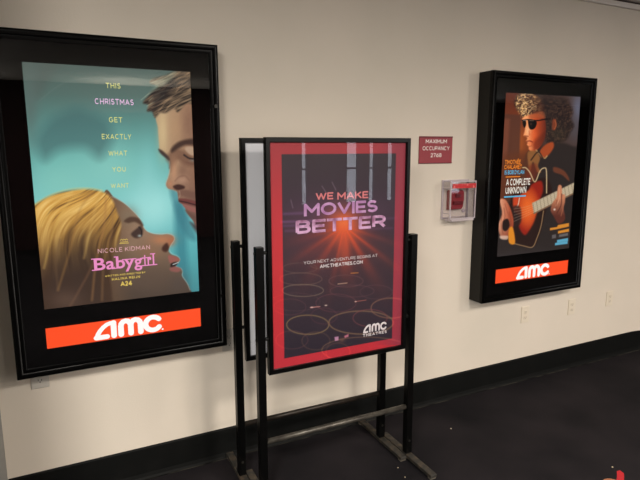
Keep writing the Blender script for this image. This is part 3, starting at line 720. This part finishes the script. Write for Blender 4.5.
# red-bordered sheet (local coordinates of the stand; the artwork is laid out at its real place first)
CX, CY = 1.1783, -.4259
y_ = CY-.001
P = Print(CX-WF+.0215, CX+WF-.0215, Z0+.0215, Z1-.0215, y_, 260, 380); X, Y = P.X, P.Y
P.I = ramp(Y, [(140, (50, 38, 46)), (200, (50, 34, 50)), (250, (46, 31, 46)), (300, (42, 27, 42)), (360, (30, 20, 38))])*1.0
P.spot(320, 240, 40, 30, (92, 46, 60), .5); P.spot(340, 215, 46, 18, (104, 62, 100), .55)
dx, dy = X-344, Y-226; ang = np.arctan2(dy, dx); rad = np.hypot(dx, dy)
rays = .5+.5*np.cos(ang*17+1.2); rays2 = vnoise(ang*9, ang*0, 31)
down = np.clip(np.sin(ang)*1.4+.1, 0, 1)
P.blend(np.exp(-(rad/42)**1.6)*down*(.35+.65*rays*rays2*1.6)*.9, (196, 66, 40))
P.blend(np.exp(-(rad/17)**2)*.95, (232, 92, 40)); P.spot(344, 222, 8, 7, (246, 140, 70), .5)
P.spot(344, 250, 5, 22, (220, 84, 44), .5)
for yy, x0, x1, c, al in ((214, 284, 306, (140, 96, 168), .5), (222, 282, 312, (150, 100, 170), .6), (226, 284, 308, (120, 80, 150), .5), (231, 286, 318, (140, 90, 160), .4), (219, 378, 396, (120, 84, 140), .35), (229, 366, 392, (110, 70, 120), .4)):
    P.line([(x0, yy), (x1, yy-1)], 1.4, c, 3, al)
for x0, y0, x1, y1 in ((304, 182, 306, 192), (322, 186, 327, 194), (336, 190, 332, 182), (291, 200, 293, 208)):
    P.line([(x0, y0), (x1, y1)], .5, (190, 170, 190), 1.0, .5)
for cx, cy, rx, ry, w, c, al in ((307.8, 324.8, 21, 9.6, 1.1, (122, 102, 68), .8), (303, 290.5, 20.5, 6, .9, (112, 98, 82), .7), (361, 322.5, 32, 11.5, 1.2, (124, 98, 70), .75), (391, 308, 20, 10, 1.1, (124, 90, 70), .7),
                             (301, 279, 21, 6, .8, (106, 84, 72), .55), (346, 281, 17, 6, .8, (96, 62, 66), .6), (370, 318, 17, 8.5, .9, (110, 56, 60), .7), (336, 303, 20, 9, .8, (98, 52, 62), .55), (292, 340, 16, 9, .8, (96, 60, 62), .5),
                             (316, 341, 14, 9, .9, (100, 76, 60), .5), (352, 291, 22, 6, .8, (92, 58, 66), .5), (290, 307, 16, 8, .8, (92, 54, 62), .5), (324, 316, 13, 8, .8, (90, 48, 60), .5), (376, 292, 16, 7, .8, (88, 58, 66), .45),
                             (300, 268, 17, 5, .7, (96, 76, 70), .5), (366, 350, 44, 13, 1.0, (118, 90, 66), .6), (338, 352, 12, 9, .8, (110, 76, 60), .5), (322, 264, 12, 5, .7, (112, 84, 70), .45), (296, 302, 24, 9, .7, (86, 56, 60), .4)):
    P.ell(cx, cy, rx, ry, w, np.array(c)*1.05, min(1, al*1.1))
art = P.I.copy()
P.line([(310.5, 307.6), (320, 306.6)], .8, (214, 150, 140), .8, .9); P.spot(326, 305.4, 1.4, .6, (250, 230, 210), .9); P.spot(312, 307.4, 1.3, .6, (250, 210, 200), .9); P.line([(338, 284), (347, 283)], .7, (216, 180, 150), .7, .9)
P.line([(351, 273.2), (358, 272.8)], .8, (200, 130, 60), .8, .9); P.line([(355, 301.6), (366, 300)], .6, (190, 110, 96), .7, .8); P.spot(355.6, 301.6, 1.0, .5, (250, 220, 200), .9)
P.poly([(334.5, 337), (338.5, 336.4), (338.5, 340.4), (335, 341)], (206, 150, 190), .9, .85, False); P.poly([(344, 336), (348.5, 334), (348.5, 336.6), (345, 338)], (206, 120, 140), .9, .85, False); P.spot(342, 340, 3, 2.5, (120, 84, 64), .6)
# red border: a tint printed over the picture's edge
ax0 = at(282.2, 200, y_).x; ax1 = at(394.9, 200, y_).x; az1 = at(340, 153.8, y_).z; az0 = at(340, 348.2, y_).z
d = np.maximum(np.maximum(ax0-P.gx, P.gx-ax1), np.maximum(az0-P.gz, P.gz-az1))
red = mix(ramp(Y, [(140, (168, 48, 60)), (200, (184, 42, 52)), (300, (196, 36, 46)), (360, (192, 42, 56))]), (150, 46, 66), (X-372)/26*(Y < 345))+(art-np.array([44, 30, 44]))*.5
P.blend(np.clip(.5+d/.0022, 0, 1), red)
sheetF = P.build('poster_sheet', PRINT, front); sheetF['label'] = 'dark cinema poster with red border'
def dmat(n, c): return pmat(n, c, .6)
YF = CY-.0022
COR = dmat('coral_ink', (222, 128, 132))
l1 = lettering('slogan_word', [('WE', (315.8, 199.9), (333.2, 199.4), 7.2, .2, .1)], YF, COR, sheetF)
l0 = lettering('slogan_word', [('MAKE', (337.3, 199.3), (368, 198.4), 7.2, .2, .1)], YF, COR, sheetF)
l2 = lettering('slogan_word', [('MOVIES', (304, 215.8), (377.3, 212.4), 12.4, .21, .08)], YF, pmat('lilac_ink', (206, 158, 206), .6, noise=(18, (170, 112, 170), .4, .7)), sheetF)
l3 = lettering('slogan_word', [('BETTER', (295.8, 233.8), (385.4, 227.6), 13.0, .21, .08)], YF, pmat('pale_lilac_ink', (222, 176, 216), .6, noise=(22, (150, 92, 130), .42, .68)), sheetF)
WI = dmat('white_ink', (226, 218, 222))
l4 = lettering('web_address', [('YOUR NEXT ADVENTURE BEGINS AT', (303.8, 264.2), (377.3, 256.9), 2.9, .12, .18), ('AMCTHEATRES.COM', (320, 268.2), (362.7, 263.6), 3.5, .2, .14)], YF, WI, sheetF)
bm = bmesh.new(); a = at(362.8, 333.0, YF); c = at(387, 330.4, YF); tp = at(382, 322.4, YF); bt = at(382, 330.7, YF)
amc(bm, a.x, (a.z+bt.z)/2, c.x-a.x, tp.z-bt.z, YF, False, .22); wpx(bm, 'THEATRES', (362.8, 336.6), (386.4, 333.2), 2.9, YF, .2, .3)
l5 = link('lettering', bm, WI, sheetF)
# bring the sheet and its lettering into the stand's own coordinates
for o in (sheetF, l0, l1, l2, l3, l4, l5):
    o.data.transform(Matrix.Translation((-CX, -CY, 0)))
front.rotation_euler.z = -.0054; back.rotation_euler.z = -.0115

# ======================================================== SIGN AND ALARM BOX
t = thing('occupancy_sign', 'small maroon wall sign with white capacity wording', 'sign', (2.04, 0, 1.60))
MAR = pmat('maroon_plastic', (150, 48, 58), .5)
bm = bmesh.new(); box(bm, -.1205, .1205, -.008, -.0008, -.0785, .0785, .0015); pl = link('sign_plate', bm, MAR, t)
bm = bmesh.new(); box(bm, -.1205, .1205, -.0105, -.0082, .070, .0785, .001); DM = pmat('dark_maroon_plastic', (112, 30, 40), .5); link('edge_rail', bm, DM, t)
bm = bmesh.new(); box(bm, -.1205, .1205, -.0105, -.0082, -.0785, -.074, .001); link('edge_rail', bm, DM, t)
bm = bmesh.new()
for tx, w_, zz in (('MAXIMUM', .154, .038), ('OCCUPANCY', .198, -.002), ('2768', .080, -.042)): write(bm, tx, -w_/2, w_/2, zz, .0235, -.0086, .16, .14)
link('lettering', bm, pmat('white_sign_letters', (250, 240, 234), .6), pl)

t = thing('fire_alarm_pull_station', 'red fire alarm pull station under clear plastic guard box', 'fire alarm', (2.198, 0, 1.305))
CLEAR = glass('clear_polycarbonate', 1.2, (.93, .92, .94), 1.5, .03)
CLE = pmat('clear_plastic_edge', (226, 214, 218), .3)
CLE.node_tree.nodes['Principled BSDF'].inputs['Alpha'].default_value = .55
DX = .096; DZ = .112; D_ = .078
bm = bmesh.new()
# open-backed cover: front, sides, top, bottom as thin walls
box(bm, -DX, DX, -D_, -D_+.003, -DZ, DZ); box(bm, -DX, -DX+.003, -D_+.0031, -.002, -DZ, DZ); box(bm, DX-.003, DX, -D_+.0031, -.002, -DZ, DZ)
box(bm, -DX+.0031, DX-.0031, -D_+.0031, -.002, DZ-.003, DZ); box(bm, -DX+.0031, DX-.0031, -D_+.0031, -.002, -DZ, -DZ+.003)
link('clear_cover', bm, CLEAR, t)
bm = bmesh.new()
ring_frame(bm, -DX-.002, DX+.002, -DZ-.002, DZ+.002, [(0, -D_-.002), (0, -D_+.006), (.007, -D_+.006), (.007, -D_-.002)])
ring_frame(bm, -DX-.006, DX+.006, -DZ-.006, DZ+.006, [(0, -.010), (0, -.001), (.010, -.001), (.010, -.010)])
box(bm, -DX+.01, DX-.01, -D_-.006, -.02, -DZ-.014, -DZ-.003, .002)
for zz in (-DZ+.03, DZ-.045): box(bm, -DX-.0012, -DX-.0002, -D_+.006, -.012, zz, zz+.004)
link('cover_rim', bm, CLE, t)
bm = bmesh.new(); box(bm, -DX+.012, DX-.001, -D_-.0028, -D_-.0003, .070, .098, .001); bd = link('warning_band', bm, pmat('red_label_film', (196, 34, 38), .5, noise=(60, (226, 120, 116), .58, .62)), t); bd['label'] = 'red band across top of clear cover'
bm = bmesh.new()
pts = [(-.060, -.062), (-.060, .048), (-.052, .056), (.040, .056), (.050, .046), (.052, .0), (.044, -.05), (.034, -.062)]
f0 = [bm.verts.new((p[0], -.0008, p[1])) for p in pts]; f1 = [bm.verts.new((p[0], -.026, p[1])) for p in pts]; f2 = [bm.verts.new((p[0]*.9, -.034, p[1]*.92)) for p in pts]
for A, B in ((f0, f1), (f1, f2)):
    for i in range(len(pts)): bm.faces.new((A[i], A[(i+1) % 8], B[(i+1) % 8], B[i]))
bm.faces.new(f0); bm.faces.new(f2); stn = link('station_body', bm, pmat('red_painted_metal', (150, 34, 42), .4), t)
bm = bmesh.new(); box(bm, -.040, .034, -.046, -.0345, -.030, -.010, .003); box(bm, -.022, .014, -.044, -.0345, .012, .034, .002); link('pull_handle', bm, pmat('dark_red_handle', (112, 22, 30), .4), stn)
bm = bmesh.new(); cyl(bm, (.070, -.0006, -.075), (.070, -.010, -.075), .011, 20); link('mounting_boss', bm, CLE, t)

# ================================================================= OUTLETS
def outlet(x, z, label, mat, hole):
    t = thing('wall_outlet', label, 'electrical outlet', (x, 0, z), 'duplex outlets along the wall')
    bm = bmesh.new(); box(bm, -.036, .036, -.0065, -.0006, -.058, .058, .0025); pl = link('cover_plate', bm, mat, t)
    for s in (-1, 1):
        bm = bmesh.new(); vs = []
        n = 20
        for k in range(n):
            a_ = 2*PI*k/n; vs.append((.0165*math.cos(a_), max(-.0125, min(.0125, .0165*math.sin(a_)))+s*.0195))
        A = [bm.verts.new((p[0], -.0066, p[1])) for p in vs]; B = [bm.verts.new((p[0], -.0088, p[1])) for p in vs]
        for i in range(n): bm.faces.new((A[i], A[(i+1) % n], B[(i+1) % n], B[i]))
        bm.faces.new(B); rc = link('receptacle', bm, mat, t)
        bm = bmesh.new()
        box(bm, -.0080, -.0058, -.0094, -.0088, s*.0195-.003, s*.0195+.006); box(bm, .0055, .0080, -.0094, -.0088, s*.0195-.003, s*.0195+.005)
        cyl(bm, (0, -.0088, s*.0195-.0078), (0, -.0094, s*.0195-.0078), .0028, 10)
        link('slots', bm, hole, rc)
    bm = bmesh.new(); cyl(bm, (0, -.0065, 0), (0, -.0082, 0), .0032, 12); link('screw', bm, mat, t)
    return t
PAINTED = pmat('painted_over_plastic', (224, 213, 194), .6); PHOLE = pmat('painted_slots', (140, 124, 104), .7)
IVORY = pmat('grey_ivory_plastic', (194, 189, 180), .4); DHOLE = pmat('dark_slots', (22, 20, 20), .6)
outlet(-.108, .622, 'grey-white outlet peeking from under the left poster case', IVORY, DHOLE)
outlet(.757, .645, 'white outlet between the left poster case and the stand posts', IVORY, DHOLE)
for px, z, lb in ((525, .478, 'cream outlet under the right poster case, nearest the stands'), (571, .470, 'cream outlet below the right poster case\'s right edge'), (608, .478, 'cream outlet farthest right, clear of the poster case')):
    c = at(px, 310, 0); outlet(c.x, z, lb, PAINTED, PHOLE)

# ================================================================= crumbs
CR = pmat('popcorn_crumb', (206, 190, 160), .8)
def floor_pt(px, py):
    d = fw + rt*((px-320)/CF) - up*((py-240)/CF); return ORG + d*(-CH/d.z)
for i, (px, py, sz, lb) in enumerate(((370, 405, .004, 'pale crumb on the black carpet between the two stands\' posts'), (405, 477.5, .003, 'pale crumb beside the foot of the front stand'), (612.5, 467.5, .004, 'pale crumb on carpet at the bottom right corner'),
                             (451, 429, .004, 'flat pale crumb on carpet to the right of the stands'), (398, 468, .003, 'tiny crumb between the near ends of the two stand feet'))):
    c = floor_pt(px, py); bm = bmesh.new(); bmesh.ops.create_icosphere(bm, subdivisions=2, radius=sz)
    for v in bm.verts:
        v.co *= 1+.35*math.sin(v.co.x*900+i)*math.cos(v.co.z*700+i*2); v.co.z *= .6
    mz = min(v.co.z for v in bm.verts)
    o = link('popcorn_crumb', bm, CR, None, True); o.location = (c.x, c.y, -mz); o['label'] = lb; o['category'] = 'crumb'; o['group'] = 'crumbs on the carpet'

# ================================================================= LIGHTING
def area(name, loc, size, power, col, rot=(0, 0, 0)):
    l = bpy.data.lights.new(name, 'AREA'); l.shape = 'DISK'; l.size = size; l.energy = power; l.color = col
    o = bpy.data.objects.new(name, l); C.objects.link(o); o.location = loc; o.rotation_euler = rot; return o
WARM = (1.0, .88, .77)
def fill_light(name, x0, x1, power, col=(.93, .95, 1.0)):  # added fill panels in front of the solid rear wall, not windows
    l = bpy.data.lights.new(name, 'AREA'); l.shape = 'RECTANGLE'; l.size = x1-x0; l.size_y = 1.9; l.energy = power; l.color = col
    o = bpy.data.objects.new(name, l); C.objects.link(o); o.location = ((x0+x1)/2, -7.33, 1.5); o.rotation_euler = (PI/2, 0, 0)
fill_light('fill_light_left', -3.3, -.7, 60, (1, .96, .90))
fill_light('fill_light_middle', 2.75, 3.15, 20, (1, .95, .88))
fill_light('fill_light_right', 6.7, 7.5, 30, (1, .95, .88))
area('ceiling_light_near', (-.9, -3.0, 2.60), .8, 130, (1.0, .95, .87))
area('ceiling_light_mid', (2.0, -3.4, 2.60), .8, 118, (1.0, .92, .83))
area('ceiling_light_right', (4.3, -3.0, 2.60), .8, 56, WARM)
cv = area('added_uplight', (1.2, -6.9, 2.2), 1.2, 28, (1, .92, .8), (PI, 0, 0))  # added uplight, brightens the ceiling that the case glass mirrors
area('ceiling_light_rear', (-2.2, -5.6, 2.60), .9, 80, WARM)
area('ceiling_light_rear_mid', (3.4, -5.6, 2.60), .9, 90, WARM)
area('ceiling_light_rear_right', (5.6, -5.4, 2.60), .9, 60, WARM)
w = bpy.data.worlds.new('daylight'); bpy.context.scene.world = w; w.use_nodes = True
w.node_tree.nodes['Background'].inputs['Color'].default_value = (.80, .88, 1.0, 1)
w.node_tree.nodes['Background'].inputs['Strength'].default_value = 4.0
vs = bpy.context.scene.view_settings
vs.view_transform = 'Standard'; vs.look = 'None'; vs.exposure = 0; vs.gamma = 1; vs.use_curve_mapping = False
